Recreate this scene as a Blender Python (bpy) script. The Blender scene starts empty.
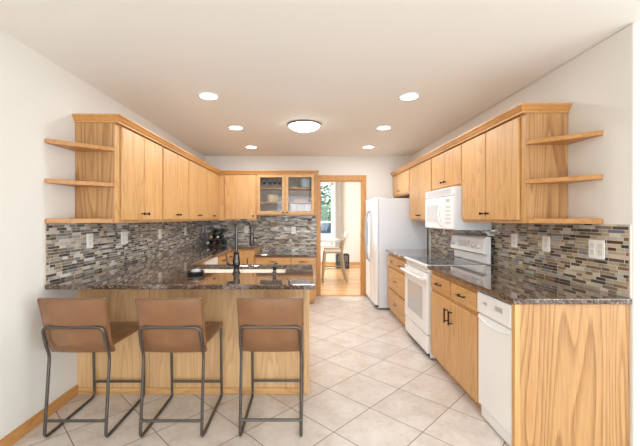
import bpy, bmesh, math, random
from mathutils import Vector, Matrix
random.seed(7)
scene = bpy.context.scene
COL = scene.collection
PI = math.pi

# ------------------------------------------------------------------ camera
cd = bpy.data.cameras.new('camera'); cam = bpy.data.objects.new('camera', cd); COL.objects.link(cam)
cam.location = (0, 0, 1.38); cam.rotation_euler = (PI/2, 0, 0)
cd.sensor_width = 36; cd.lens = 349/640*36
cd.shift_x = 14.0/640; cd.shift_y = -4.5/640; cd.clip_start = .05
scene.camera = cam
# ------------------------------------------------------------------ world, light, exposure
def lin(r, g, b):
    f = lambda c: c/12.92 if c <= .04045 else ((c+.055)/1.055)**2.4
    return (f(r/255), f(g/255), f(b/255), 1)
w = bpy.data.worlds.new('world'); scene.world = w; w.use_nodes = True
bg = w.node_tree.nodes['Background']; bg.inputs[0].default_value = (.80, .90, 1, 1); bg.inputs[1].default_value = 3.0
def area(name, loc, rot, sx, sy, power, colr=(1, 1, 1), spread=PI):
    l = bpy.data.lights.new(name, 'AREA'); l.shape = 'RECTANGLE'; l.size = sx; l.size_y = sy
    l.energy = power; l.color = colr; l.spread = spread
    o = bpy.data.objects.new(name, l); COL.objects.link(o); o.location = loc; o.rotation_euler = rot
    return o
# added area lamps: daylight of assumed living room windows, plus a dining room fill
area('fill_light_rear', (.6, -3.88, 1.4), (PI/2+.25, 0, 0), 3.8, 2.0, 122, (.84, .935, 1))  # added lamp, tilted up to brighten the ceiling
area('fill_light_right', (4.38, -1.2, 1.4), (PI/2, 0, PI/2), 3.2, 2.0, 74, (.84, .935, 1))
area('fill_light_dining', (-1.38, 8.4, 1.5), (PI/2, 0, -PI/2), 2.4, 1.7, 130, (.90, .95, 1))  # added fill in front of a closed wall, no window there
scene.view_settings.view_transform = 'Standard'; scene.view_settings.look = 'None'
scene.view_settings.gamma = 1; scene.view_settings.use_curve_mapping = False
scene.view_settings.exposure = 0.09
scene.cycles.max_bounces = 10; scene.cycles.diffuse_bounces = 6; scene.cycles.glossy_bounces = 5
scene.cycles.use_denoising = True
scene.cycles.sample_clamp_indirect = 6

# ------------------------------------------------------------------ materials
MATS = {}
def nmat(name):
    m = bpy.data.materials.new(name); m.use_nodes = True
    nt = m.node_tree; b = nt.nodes['Principled BSDF']
    return m, nt, b
def node(nt, typ, **kw):
    n = nt.nodes.new(typ)
    for k, v in kw.items():
        if k.startswith('i_'): n.inputs[k[2:].replace('_', ' ')].default_value = v
        elif k[0] == 'n' and k[1:].isdigit(): n.inputs[int(k[1:])].default_value = v
        else: setattr(n, k, v)
    return n
def math_(nt, op, a, b=None, c=None):
    n = nt.nodes.new('ShaderNodeMath'); n.operation = op
    for i, v in enumerate((a, b, c)):
        if v is None: continue
        if isinstance(v, (int, float)): n.inputs[i].default_value = v
        else: nt.links.new(v, n.inputs[i])
    return n.outputs[0]
def ramp(nt, fac, stops, interp='LINEAR'):
    r = nt.nodes.new('ShaderNodeValToRGB'); r.color_ramp.interpolation = interp
    els = r.color_ramp.elements
    while len(els) < len(stops): els.new(.5)
    for e, (p, c) in zip(els, stops): e.position = p; e.color = c
    nt.links.new(fac, r.inputs[0]); return r.outputs[0]
def mixc(nt, fac, a, b, mode='MIX'):
    n = nt.nodes.new('ShaderNodeMix'); n.data_type = 'RGBA'; n.blend_type = mode
    for s, v in ((n.inputs[0], fac), (n.inputs[6], a), (n.inputs[7], b)):
        if isinstance(v, (int, float)): s.default_value = v
        elif isinstance(v, tuple): s.default_value = v
        else: nt.links.new(v, s)
    return n.outputs[2]
def plain(name, rgb, rough=.5, metal=0, spec=.5, coat=0, noise=0, emit=0):
    if name in MATS: return MATS[name]
    m, nt, b = nmat(name); c = lin(*rgb)
    b.inputs['Base Color'].default_value = c; b.inputs['Roughness'].default_value = rough
    b.inputs['Metallic'].default_value = metal; b.inputs['Specular IOR Level'].default_value = spec
    b.inputs['Coat Weight'].default_value = coat; b.inputs['Coat Roughness'].default_value = .05
    tc = node(nt, 'ShaderNodeTexCoord'); nz = node(nt, 'ShaderNodeTexNoise', i_Scale=9.0, i_Detail=3.0)
    nt.links.new(tc.outputs['Object'], nz.inputs['Vector'])
    k = noise or .03
    col = mixc(nt, nz.outputs['Fac'], tuple(v*(1-k) for v in c[:3])+(1,), tuple(min(1, v*(1+k)) for v in c[:3])+(1,))
    nt.links.new(col, b.inputs['Base Color'])
    if emit:
        b.inputs['Emission Color'].default_value = c; b.inputs['Emission Strength'].default_value = emit
    MATS[name] = m; return m
def oak(name, axis, base, dark, contrast=1.0, rough=.38, sc=7.5, bands=13.0, ringk=.40):
    m, nt, b = nmat(name)
    tc = node(nt, 'ShaderNodeTexCoord'); oi = node(nt, 'ShaderNodeObjectInfo')
    add = node(nt, 'ShaderNodeVectorMath', operation='ADD')
    comb = node(nt, 'ShaderNodeCombineXYZ')
    for i, k in enumerate((7.3, 3.1, 5.7)): nt.links.new(math_(nt, 'MULTIPLY', oi.outputs['Random'], k), comb.inputs[i])
    nt.links.new(tc.outputs['Object'], add.inputs[0]); nt.links.new(comb.outputs[0], add.inputs[1])
    s = [1, 1, 1]; s['xyz'.index(axis)] = .085
    mp = node(nt, 'ShaderNodeMapping', i_Scale=tuple(s)); nt.links.new(add.outputs[0], mp.inputs['Vector'])
    # broad cathedral figure
    n1 = node(nt, 'ShaderNodeTexNoise', i_Scale=sc, i_Detail=1.2, i_Roughness=.35); nt.links.new(mp.outputs[0], n1.inputs['Vector'])
    rings = math_(nt, 'FRACT', math_(nt, 'MULTIPLY', n1.outputs['Fac'], bands))
    saw = ramp(nt, rings, [(0, (.25, .25, .25, 1)), (.12, (1, 1, 1, 1)), (.6, (.85, .85, .85, 1)), (1, (.25, .25, .25, 1))])
    # fine pores
    s2 = [1, 1, 1]; s2['xyz'.index(axis)] = .035
    mp2 = node(nt, 'ShaderNodeMapping', i_Scale=tuple(s2)); nt.links.new(add.outputs[0], mp2.inputs['Vector'])
    n2 = node(nt, 'ShaderNodeTexNoise', i_Scale=150.0, i_Detail=3.0, i_Roughness=.6); nt.links.new(mp2.outputs[0], n2.inputs['Vector'])
    n3 = node(nt, 'ShaderNodeTexNoise', i_Scale=22.0, i_Detail=2.0); nt.links.new(mp2.outputs[0], n3.inputs['Vector'])
    f = math_(nt, 'ADD', math_(nt, 'MULTIPLY', saw, ringk*contrast), math_(nt, 'MULTIPLY', n2.outputs['Fac'], .85*contrast))
    f = math_(nt, 'ADD', f, math_(nt, 'MULTIPLY', n3.outputs['Fac'], .5*contrast))
    f = math_(nt, 'ADD', f, .5-ringk*contrast*.75-.675*contrast+.12)
    cl = node(nt, 'ShaderNodeClamp'); nt.links.new(f, cl.inputs[0])
    c = mixc(nt, cl.outputs[0], lin(*dark), lin(*base))
    hsv = node(nt, 'ShaderNodeHueSaturation'); nt.links.new(c, hsv.inputs['Color'])
    nt.links.new(math_(nt, 'ADD', .95, math_(nt, 'MULTIPLY', oi.outputs['Random'], .10)), hsv.inputs['Value'])
    nt.links.new(hsv.outputs[0], b.inputs['Base Color'])
    b.inputs['Roughness'].default_value = rough
    bp = node(nt, 'ShaderNodeBump', i_Strength=.06, i_Distance=.002); nt.links.new(n2.outputs['Fac'], bp.inputs['Height']); nt.links.new(bp.outputs[0], b.inputs['Normal'])
    return m
B1, D1 = (226, 180, 120), (164, 110, 56)
OAK_Z = oak('oak_vertical', 'z', B1, D1, .9)
OAK_X = oak('oak_along_x', 'x', B1, D1, .9)
OAK_Y = oak('oak_along_y', 'y', B1, D1, .9)
OAK_END = oak('oak_end_panel', 'z', (200, 154, 102), (138, 92, 50), 1.15, sc=4.6, bands=17.0, ringk=.62)
OAK_TRIM = oak('oak_casing', 'z', (210, 156, 86), (172, 112, 50), .8)
OAK_TRIM_Y = oak('oak_trim_y', 'y', (212, 158, 94), (170, 110, 54), .8)
OAK_SHX = oak('oak_shelf', 'x', (206, 150, 88), (156, 98, 46), .9)
OAK_IN = oak('oak_interior', 'x', (222, 190, 150), (190, 150, 108), .6)
OAK_PEN = oak('oak_peninsula', 'z', (222, 182, 134), (172, 126, 78), 1.0)

def wallmat(name, rgb, sc=60, bump=.05):
    m, nt, b = nmat(name)
    tc = node(nt, 'ShaderNodeTexCoord'); nz = node(nt, 'ShaderNodeTexNoise', i_Scale=float(sc), i_Detail=4.0)
    nt.links.new(tc.outputs['Object'], nz.inputs['Vector'])
    c = lin(*rgb); b.inputs['Base Color'].default_value = c
    bp = node(nt, 'ShaderNodeBump', i_Strength=bump, i_Distance=.01); nt.links.new(nz.outputs['Fac'], bp.inputs['Height']); nt.links.new(bp.outputs[0], b.inputs['Normal'])
    b.inputs['Roughness'].default_value = .75; b.inputs['Specular IOR Level'].default_value = .25
    return m
WALL = wallmat('wall_paint', (229, 225, 218)); CEIL = wallmat('ceiling_paint', (243, 240, 235), 90, .08)

def granite():
    m, nt, b = nmat('granite')
    tc = node(nt, 'ShaderNodeTexCoord')
    n1 = node(nt, 'ShaderNodeTexNoise', i_Scale=70.0, i_Detail=5.0, i_Roughness=.75); nt.links.new(tc.outputs['Object'], n1.inputs['Vector'])
    v = node(nt, 'ShaderNodeTexVoronoi', i_Scale=95.0); nt.links.new(tc.outputs['Object'], v.inputs['Vector'])
    n2 = node(nt, 'ShaderNodeTexNoise', i_Scale=16.0, i_Detail=3.0); nt.links.new(tc.outputs['Object'], n2.inputs['Vector'])
    sep = node(nt, 'ShaderNodeSeparateColor'); nt.links.new(v.outputs['Color'], sep.inputs[0])
    c1 = ramp(nt, n1.outputs['Fac'], [(.36, lin(22, 18, 17)), (.47, lin(74, 54, 44)), (.55, lin(140, 108, 86)), (.66, lin(186, 170, 154))])
    c2 = ramp(nt, sep.outputs[0], [(0, lin(20, 17, 17)), (.4, lin(60, 44, 36)), (.66, lin(104, 86, 74)), (.86, lin(160, 152, 144))], 'CONSTANT')
    c = mixc(nt, .5, c1, c2)
    c = mixc(nt, math_(nt, 'MULTIPLY', n2.outputs['Fac'], .35), c, lin(62, 46, 38))
    nt.links.new(c, b.inputs['Base Color'])
    b.inputs['Roughness'].default_value = .04; b.inputs['Specular IOR Level'].default_value = .7; b.inputs['Coat Weight'].default_value = .5; b.inputs['Coat Roughness'].default_value = .04; b.inputs['Coat IOR'].default_value = 1.5
    return m
GRANITE = granite()

def mosaic(name, axis, palette):
    m, nt, b = nmat(name)
    tc = node(nt, 'ShaderNodeTexCoord'); sp = node(nt, 'ShaderNodeSeparateXYZ'); nt.links.new(tc.outputs['Object'], sp.inputs[0])
    a = sp.outputs['xyz'.index(axis)]; z = sp.outputs[2]
    rh = .0215
    zr = math_(nt, 'DIVIDE', z, rh); row = math_(nt, 'FLOOR', zr); fz = math_(nt, 'FRACT', zr)
    wn = node(nt, 'ShaderNodeTexWhiteNoise', noise_dimensions='1D'); nt.links.new(row, wn.inputs['W'])
    rr = wn.outputs['Value']
    # each row has its own shift, and the strip length varies along it
    p = math_(nt, 'ADD', math_(nt, 'MULTIPLY', a, 12.5), math_(nt, 'MULTIPLY', rr, 37.0))
    p = math_(nt, 'ADD', p, math_(nt, 'MULTIPLY', math_(nt, 'SINE', math_(nt, 'MULTIPLY', p, 2.3)), .27))
    cell = math_(nt, 'FLOOR', p); fx = math_(nt, 'FRACT', p)
    cx = node(nt, 'ShaderNodeCombineXYZ'); nt.links.new(cell, cx.inputs[0]); nt.links.new(row, cx.inputs[1])
    w2 = node(nt, 'ShaderNodeTexWhiteNoise', noise_dimensions='2D'); nt.links.new(cx.outputs[0], w2.inputs['Vector'])
    stops = [(i/len(palette), lin(*c)) for i, c in enumerate(palette)]
    tile = ramp(nt, w2.outputs['Value'], stops, 'CONSTANT')
    nz = node(nt, 'ShaderNodeTexNoise', i_Scale=40.0, i_Detail=2.0); nt.links.new(tc.outputs['Object'], nz.inputs['Vector'])
    tile = mixc(nt, .35, tile, mixc(nt, 1.0, tile, nz.outputs['Color'], 'OVERLAY'))
    gz = math_(nt, 'LESS_THAN', fz, .12); gx = math_(nt, 'LESS_THAN', fx, .034)
    g = math_(nt, 'MAXIMUM', gz, gx)
    c = mixc(nt, g, tile, lin(208, 202, 192)); nt.links.new(c, b.inputs['Base Color'])
    sc = node(nt, 'ShaderNodeSeparateColor'); nt.links.new(w2.outputs['Color'], sc.inputs[0])
    glass = math_(nt, 'GREATER_THAN', sc.outputs[2], .5)
    r = math_(nt, 'SUBTRACT', .5, math_(nt, 'MULTIPLY', glass, .38)); r = math_(nt, 'MAXIMUM', r, math_(nt, 'MULTIPLY', g, .7))
    nt.links.new(r, b.inputs['Roughness'])
    bp = node(nt, 'ShaderNodeBump', i_Strength=.4, i_Distance=.002); bp.invert = True
    nt.links.new(g, bp.inputs['Height']); nt.links.new(bp.outputs[0], b.inputs['Normal'])
    return m
PAL = [(172, 158, 134), (100, 86, 74), (196, 182, 158), (124, 108, 90), (120, 122, 128), (180, 164, 136), (72, 64, 60), (168, 166, 158), (134, 108, 78), (206, 196, 176), (152, 138, 118), (180, 176, 166), (88, 70, 54), (166, 150, 124)]
PAL2 = [(158, 146, 128), (84, 76, 70), (190, 182, 168), (118, 108, 96), (118, 118, 122), (170, 158, 138), (58, 54, 52), (206, 204, 202), (132, 116, 98), (196, 188, 174), (98, 90, 82), (150, 148, 144), (76, 66, 58), (176, 166, 150)]
MOS_R = mosaic('mosaic_right', 'y', PAL); MOS_L = mosaic('mosaic_left', 'y', PAL2); MOS_B = mosaic('mosaic_back', 'x', PAL2)

def floortile():
    m, nt, b = nmat('floor_tile')
    tc = node(nt, 'ShaderNodeTexCoord'); sp = node(nt, 'ShaderNodeSeparateXYZ'); nt.links.new(tc.outputs['Object'], sp.inputs[0])
    x, y = sp.outputs[0], sp.outputs[1]; T = .4065
    u = math_(nt, 'DIVIDE', math_(nt, 'SUBTRACT', math_(nt, 'MULTIPLY', math_(nt, 'ADD', x, y), .70711), 2.128), T)
    v = math_(nt, 'DIVIDE', math_(nt, 'SUBTRACT', math_(nt, 'MULTIPLY', math_(nt, 'SUBTRACT', y, x), .70711), 1.874), T)
    def edge(t):
        f = math_(nt, 'FRACT', math_(nt, 'ADD', t, .5)); return math_(nt, 'ABSOLUTE', math_(nt, 'SUBTRACT', f, .5))
    d = math_(nt, 'MINIMUM', edge(u), edge(v)); g = math_(nt, 'LESS_THAN', d, .0072)
    cx = node(nt, 'ShaderNodeCombineXYZ'); nt.links.new(math_(nt, 'FLOOR', u), cx.inputs[0]); nt.links.new(math_(nt, 'FLOOR', v), cx.inputs[1])
    wn = node(nt, 'ShaderNodeTexWhiteNoise', noise_dimensions='2D'); nt.links.new(cx.outputs[0], wn.inputs['Vector'])
    va = node(nt, 'ShaderNodeVectorMath', operation='MULTIPLY_ADD'); nt.links.new(wn.outputs['Color'], va.inputs[0]); va.inputs[1].default_value = (9, 9, 9); nt.links.new(tc.outputs['Object'], va.inputs[2])
    n1 = node(nt, 'ShaderNodeTexNoise', i_Scale=5.0, i_Detail=6.0, i_Roughness=.62); nt.links.new(va.outputs[0], n1.inputs['Vector'])
    n2 = node(nt, 'ShaderNodeTexNoise', i_Scale=28.0, i_Detail=3.0); nt.links.new(va.outputs[0], n2.inputs['Vector'])
    f = math_(nt, 'ADD', math_(nt, 'MULTIPLY', n1.outputs['Fac'], .7), math_(nt, 'MULTIPLY', n2.outputs['Fac'], .3))
    c = ramp(nt, f, [(.34, lin(200, 186, 172)), (.5, lin(214, 204, 194)), (.66, lin(225, 217, 209))])
    hs = node(nt, 'ShaderNodeHueSaturation'); nt.links.new(c, hs.inputs['Color']); nt.links.new(math_(nt, 'ADD', .95, math_(nt, 'MULTIPLY', wn.outputs['Value'], .09)), hs.inputs['Value'])
    c = mixc(nt, g, hs.outputs[0], lin(122, 104, 90)); nt.links.new(c, b.inputs['Base Color'])
    b.inputs['Roughness'].default_value = .33
    bp = node(nt, 'ShaderNodeBump', i_Strength=.3, i_Distance=.002); bp.invert = True; nt.links.new(g, bp.inputs['Height']); nt.links.new(bp.outputs[0], b.inputs['Normal'])
    return m
FLOOR = floortile()
def woodfloor():
    m, nt, b = nmat('hardwood_floor')
    tc = node(nt, 'ShaderNodeTexCoord'); mp = node(nt, 'ShaderNodeMapping'); nt.links.new(tc.outputs['Object'], mp.inputs[0])
    br = node(nt, 'ShaderNodeTexBrick', i_Scale=1.0, i_Color1=lin(232, 190, 136), i_Color2=lin(212, 162, 106), i_Mortar=lin(160, 110, 66))
    br.inputs['Brick Width'].default_value = .9; br.inputs['Row Height'].default_value = .07; br.inputs['Mortar Size'].default_value = .0012
    nt.links.new(mp.outputs[0], br.inputs['Vector']); nt.links.new(br.outputs[0], b.inputs['Base Color']); b.inputs['Roughness'].default_value = .22
    return m
WOODFLOOR = woodfloor()
WHITE = plain('white_enamel', (242, 242, 242), .25, coat=.3, noise=.01)
FRIDGE_W = plain('fridge_white', (224, 226, 230), .35, noise=.01)
WHITE_D = plain('white_shadow_gap', (120, 120, 122), .5)
PLATE = plain('outlet_white', (244, 242, 238), .35)
SOCKET = plain('outlet_slots', (226, 223, 218), .4)
GREYGL = plain('oven_glass', (186, 190, 194), .12, coat=.5)
COOK = plain('cooktop_glass', (70, 72, 76), .05, spec=.8)
BURN = plain('burner_ring', (120, 122, 126), .15)
BRONZE = plain('dark_bronze', (44, 38, 36), .3, .8)
FAUCET = plain('faucet_bronze', (78, 72, 70), .2, .85)
TUBE = plain('stool_metal', (98, 93, 88), .32, .75)
BLACK = plain('black_plastic', (26, 26, 28), .35)
CHROME = plain('satin_nickel', (150, 150, 150), .25, 1)
GREY = plain('grey_plastic', (178, 180, 182), .4)
SINKW = plain('sink_porcelain', (250, 246, 236), .2, coat=.4)
CREAM = plain('cream_ceramic', (238, 226, 190), .3)
PINKW = plain('tan_ware', (200, 160, 140), .4)
BLUEW = plain('blue_grey_ceramic', (170, 196, 204), .3)
PAPERW = plain('white_box', (240, 242, 246), .5)
TRIMW = plain('white_trim', (240, 234, 226), .5)
CURT = plain('curtain_cloth', (206, 200, 192), .8, noise=.08)
CHWOOD = plain('pale_grey_wood', (164, 146, 118), .45, noise=.12)
CHSEAT = plain('cream_upholstery', (226, 216, 200), .7)
TABLEM = plain('table_grey', (196, 196, 196), .3)
TOE = plain('toe_kick', (150, 112, 74), .6)
GAPM = plain('cabinet_gap', (120, 82, 50), .7)
TILETRIM = plain('tile_edge_trim', (206, 194, 180), .4)
def leather():
    m, nt, b = nmat('brown_leather')
    tc = node(nt, 'ShaderNodeTexCoord'); n1 = node(nt, 'ShaderNodeTexNoise', i_Scale=7.0, i_Detail=4.0); nt.links.new(tc.outputs['Object'], n1.inputs['Vector'])
    c = ramp(nt, n1.outputs['Fac'], [(.3, lin(120, 80, 50)), (.7, lin(138, 96, 63))]); nt.links.new(c, b.inputs['Base Color'])
    v = node(nt, 'ShaderNodeTexVoronoi', i_Scale=260.0); nt.links.new(tc.outputs['Object'], v.inputs['Vector'])
    bp = node(nt, 'ShaderNodeBump', i_Strength=.12, i_Distance=.001); nt.links.new(v.outputs['Distance'], bp.inputs['Height']); nt.links.new(bp.outputs[0], b.inputs['Normal'])
    b.inputs['Roughness'].default_value = .26; b.inputs['Coat Weight'].default_value = .4; b.inputs['Coat Roughness'].default_value = .25
    return m
LEATHER = leather(); STITCH = plain('leather_piping', (112, 76, 54), .5)
def glassmat(name, rough=0, tint=(1, 1, 1, 1)):
    m, nt, b = nmat(name); b.inputs['Base Color'].default_value = tint
    b.inputs['Transmission Weight'].default_value = 1; b.inputs['Roughness'].default_value = rough; b.inputs['IOR'].default_value = 1.3
    return m
GLASS = glassmat('clear_glass')
def emis(name, rgb, s):
    m, nt, b = nmat(name); b.inputs['Emission Color'].default_value = rgb+(1,); b.inputs['Emission Strength'].default_value = s; return m
LENS = emis('lamp_lens', (1, .95, .88), 14.0); DOME = emis('lamp_dome', (1, .98, .95), 12.0)
def leafmat(name, a, b_):
    m, nt, b = nmat(name)
    tc = node(nt, 'ShaderNodeTexCoord'); n1 = node(nt, 'ShaderNodeTexNoise', i_Scale=6.0); nt.links.new(tc.outputs['Object'], n1.inputs['Vector'])
    nt.links.new(ramp(nt, n1.outputs['Fac'], [(.35, lin(*a)), (.65, lin(*b_))]), b.inputs['Base Color']); b.inputs['Roughness'].default_value = .6
    return m
LEAF = leafmat('evergreen_leaf', (40, 78, 44), (90, 128, 70)); LEAF2 = leafmat('light_leaf', (96, 140, 60), (150, 186, 96)); BARK = plain('bark', (96, 76, 60), .8, noise=.2)
GRASS = leafmat('lawn', (120, 140, 84), (150, 164, 108))
CARP = plain('car_paint', (226, 232, 240), .2, coat=1); CARG = plain('car_glass', (60, 78, 100), .1); TYRE = plain('tyre', (34, 34, 36), .7)

# ------------------------------------------------------------------ helpers
ORG = {}
class MB:
    """collects shapes in world coordinates; build() links them as one mesh"""
    def __init__(s): s.bm = bmesh.new()
    def box(s, x0, x1, y0, y1, z0, z1):
        v = [s.bm.verts.new(p) for p in ((x0,y0,z0),(x1,y0,z0),(x1,y1,z0),(x0,y1,z0),(x0,y0,z1),(x1,y0,z1),(x1,y1,z1),(x0,y1,z1))]
        for f in ((0,3,2,1),(4,5,6,7),(0,1,5,4),(1,2,6,5),(2,3,7,6),(3,0,4,7)): s.bm.faces.new([v[i] for i in f])
        return s
    def tube(s, path, r, seg=10, closed=False, caps=True):
        P = [Vector(p) for p in path]; n = len(P); R = r if isinstance(r, (list, tuple)) else [r]*n
        T = []
        for i in range(n):
            if closed: t = P[(i+1) % n]-P[i-1]
            else: t = P[min(i+1, n-1)]-P[max(i-1, 0)]
            if t.length < 1e-9: t = Vector((0, 0, 1))
            T.append(t.normalized())
        up = Vector((0, 0, 1)) if abs(T[0].z) < .9 else Vector((1, 0, 0))
        nrm = (up-T[0]*up.dot(T[0])).normalized(); rings = []
        for i in range(n):
            if i: 
                nrm = nrm-T[i]*nrm.dot(T[i])
                nrm.normalize()
            bi = T[i].cross(nrm)
            rings.append([s.bm.verts.new(P[i]+(nrm*math.cos(2*PI*k/seg)+bi*math.sin(2*PI*k/seg))*R[i]) for k in range(seg)])
        m = n if closed else n-1
        for i in range(m):
            a, b = rings[i], rings[(i+1) % n]
            for k in range(seg): s.bm.faces.new((a[k], a[(k+1) % seg], b[(k+1) % seg], b[k]))
        if not closed and caps:
            s.bm.faces.new(rings[0][::-1]); s.bm.faces.new(rings[-1])
        return s
    def cyl(s, p0, p1, r, seg=16): return s.tube([p0, p1], r, seg)
    def lathe(s, c, prof, seg=24, axis='z'):
        c = Vector(c); pts = []
        ax = {'z': Vector((0,0,1)), 'x': Vector((1,0,0)), '-x': Vector((-1,0,0)), 'y': Vector((0,1,0)), '-y': Vector((0,-1,0))}[axis]
        u = Vector((1,0,0)) if axis not in ('x', '-x') else Vector((0,1,0)); v = ax.cross(u)
        for (r, h) in prof:
            pts.append([s.bm.verts.new(c+ax*h+(u*math.cos(2*PI*k/seg)+v*math.sin(2*PI*k/seg))*max(r, 1e-4)) for k in range(seg)])
        for a, b in zip(pts, pts[1:]):
            for k in range(seg): s.bm.faces.new((a[k], a[(k+1) % seg], b[(k+1) % seg], b[k]))
        s.bm.faces.new(pts[0][::-1]); s.bm.faces.new(pts[-1])
        return s
    def prism(s, poly, z0, z1):
        a = [s.bm.verts.new((x, y, z0)) for x, y in poly]; b = [s.bm.verts.new((x, y, z1)) for x, y in poly]; n = len(a)
        s.bm.faces.new(a[::-1]); s.bm.faces.new(b)
        for i in range(n): s.bm.faces.new((a[i], a[(i+1) % n], b[(i+1) % n], b[i]))
        return s
    def prism_ax(s, poly, axis, a0, a1):
        """polygon given in the two other axes, extruded along axis"""
        def P(u, v, a): return {'x': (a, u, v), 'y': (u, a, v)}[axis]
        a = [s.bm.verts.new(P(u, v, a0)) for u, v in poly]; b = [s.bm.verts.new(P(u, v, a1)) for u, v in poly]; n = len(a)
        s.bm.faces.new(a[::-1]); s.bm.faces.new(b)
        for i in range(n): s.bm.faces.new((a[i], a[(i+1) % n], b[(i+1) % n], b[i]))
        return s
    def cells(s, us, vs, inside, w0, w1, plane='xy'):
        """slab made of grid cells with shared vertices (for shapes with holes)"""
        M = {'xy': lambda u, v, w: (u, v, w), 'xz': lambda u, v, w: (u, w, v), 'yz': lambda u, v, w: (w, u, v)}[plane]
        V = {}
        def g(i, j, k):
            if (i, j, k) not in V: V[(i, j, k)] = s.bm.verts.new(M(us[i], vs[j], (w0, w1)[k]))
            return V[(i, j, k)]
        nu, nv = len(us)-1, len(vs)-1
        ins = {(i, j): inside((us[i]+us[i+1])/2, (vs[j]+vs[j+1])/2) for i in range(nu) for j in range(nv)}
        I = lambda i, j: ins.get((i, j), False)
        for i in range(nu):
            for j in range(nv):
                if not I(i, j): continue
                s.bm.faces.new((g(i,j,0), g(i,j+1,0), g(i+1,j+1,0), g(i+1,j,0)))
                s.bm.faces.new((g(i,j,1), g(i+1,j,1), g(i+1,j+1,1), g(i,j+1,1)))
                if not I(i-1, j): s.bm.faces.new((g(i,j,0), g(i,j,1), g(i,j+1,1), g(i,j+1,0)))
                if not I(i+1, j): s.bm.faces.new((g(i+1,j,0), g(i+1,j+1,0), g(i+1,j+1,1), g(i+1,j,1)))
                if not I(i, j-1): s.bm.faces.new((g(i,j,0), g(i+1,j,0), g(i+1,j,1), g(i,j,1)))
                if not I(i, j+1): s.bm.faces.new((g(i,j+1,0), g(i,j+1,1), g(i+1,j+1,1), g(i+1,j+1,0)))
        return s
    def sweep(s, path, prof):
        """mitred moulding: profile (out, z) along a level xy path; out is to the right of travel"""
        P = [Vector(p) for p in path]; n = len(P); rings = []
        for i in range(n):
            d0 = (P[i]-P[i-1]).normalized() if i else (P[1]-P[0]).normalized()
            d1 = (P[i+1]-P[i]).normalized() if i < n-1 else d0
            n0 = Vector((d0.y, -d0.x)); n1 = Vector((d1.y, -d1.x)); b = (n0+n1).normalized(); k = 1/max(.3, b.dot(n0))
            rings.append([s.bm.verts.new((P[i].x+b.x*k*o, P[i].y+b.y*k*o, z)) for o, z in prof])
        m = len(prof)
        for a, b in zip(rings, rings[1:]):
            for k in range(m): s.bm.faces.new((a[k], a[(k+1) % m], b[(k+1) % m], b[k]))
        s.bm.faces.new(rings[0][::-1]); s.bm.faces.new(rings[-1])
        return s
    def build(s, name, mat, parent=None, bevel=0, smooth=False, origin=None, subsurf=0, seg=2):
        org = ORG[parent.name] if parent else Vector(origin or (0, 0, 0))
        bmesh.ops.recalc_face_normals(s.bm, faces=s.bm.faces)
        bmesh.ops.translate(s.bm, verts=s.bm.verts, vec=-org)
        me = bpy.data.meshes.new(name); s.bm.to_mesh(me); s.bm.free()
        me.materials.append(mat); o = bpy.data.objects.new(name, me); COL.objects.link(o)
        if parent: o.parent = parent
        else: o.location = org
        ORG[o.name] = org
        if smooth:
            me.polygons.foreach_set('use_smooth', [True]*len(me.polygons))
            if hasattr(me, 'set_sharp_from_angle'): me.set_sharp_from_angle(angle=math.radians(40))
        if bevel:
            b = o.modifiers.new('bevel', 'BEVEL'); b.width = bevel; b.segments = seg; b.limit_method = 'ANGLE'; b.angle_limit = .6
        if subsurf:
            m = o.modifiers.new('sub', 'SUBSURF'); m.levels = subsurf; m.render_levels = subsurf
        return o
def thing(name, label, cat, loc, group=None):
    o = bpy.data.objects.new(name, None); COL.objects.link(o); o.location = loc; o.empty_display_size = .1
    o['label'] = label; o['category'] = cat
    if group: o['group'] = group
    ORG[o.name] = Vector(loc); return o
def tag(o, label, cat, group=None, kind=None):
    o['label'] = label; o['category'] = cat
    if group: o['group'] = group
    if kind: o['kind'] = kind
    return o
def struct(o): o['kind'] = 'structure'; return o
def copy_tree(o, parent=None):
    c = o.copy(); COL.objects.link(c); c.parent = parent
    for ch in list(o.children): copy_tree(ch, c)
    return c
def rounded(path, r, n=6):
    """round the corners of a polyline"""
    P = [Vector(p) for p in path]; out = [P[0]]
    for i in range(1, len(P)-1):
        a, b, c = P[i-1], P[i], P[i+1]; rr = min(r, (a-b).length*.49, (c-b).length*.49)
        p0 = b+(a-b).normalized()*rr; p1 = b+(c-b).normalized()*rr
        for k in range(n+1):
            t = k/n; out.append(p0*(1-t)**2+b*2*t*(1-t)+p1*t*t)
    out.append(P[-1]); return out
# a cabinet front: face plane and outward direction; fb() boxes in (along, height, depth-outwards)
def fb(mb, face, a0, a1, z0, z1, d0, d1):
    ax, p = face; sg = -1 if ax[0] == '-' else 1; q0, q1 = sorted((p+sg*d0, p+sg*d1))
    if ax[-1] == 'x': mb.box(q0, q1, a0, a1, z0, z1)
    else: mb.box(a0, a1, q0, q1, z0, z1)
    return mb
def fpt(face, a, z, d):
    ax, p = face; sg = -1 if ax[0] == '-' else 1
    return (p+sg*d, a, z) if ax[-1] == 'x' else (a, p+sg*d, z)
def knob(face, a, z, parent, d=.02):
    m = MB(); m.tube([fpt(face, a, z, d+t) for t in (0, .003, .006, .016, .020, .026, .030, .032)], [.008, .008, .005, .005, .011, .014, .012, .006], 12)
    return m.build('knob', BRONZE, parent, smooth=True)
def drawer_pull(face, a, z, parent, d=.02, L=.045, mat=None):
    m = MB()
    for s in (-1, 1): m.tube([fpt(face, a+s*L, z, d), fpt(face, a+s*L, z, d+.028)], .005, 8)
    m.tube([fpt(face, a-L*1.35, z, d+.028), fpt(face, a-L*.5, z, d+.03), fpt(face, a, z, d+.033), fpt(face, a+L*.5, z, d+.03), fpt(face, a+L*1.35, z, d+.028)], [.004, .006, .009, .006, .004], 8)
    return m.build('pull', mat or BRONZE, parent, smooth=True)
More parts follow.
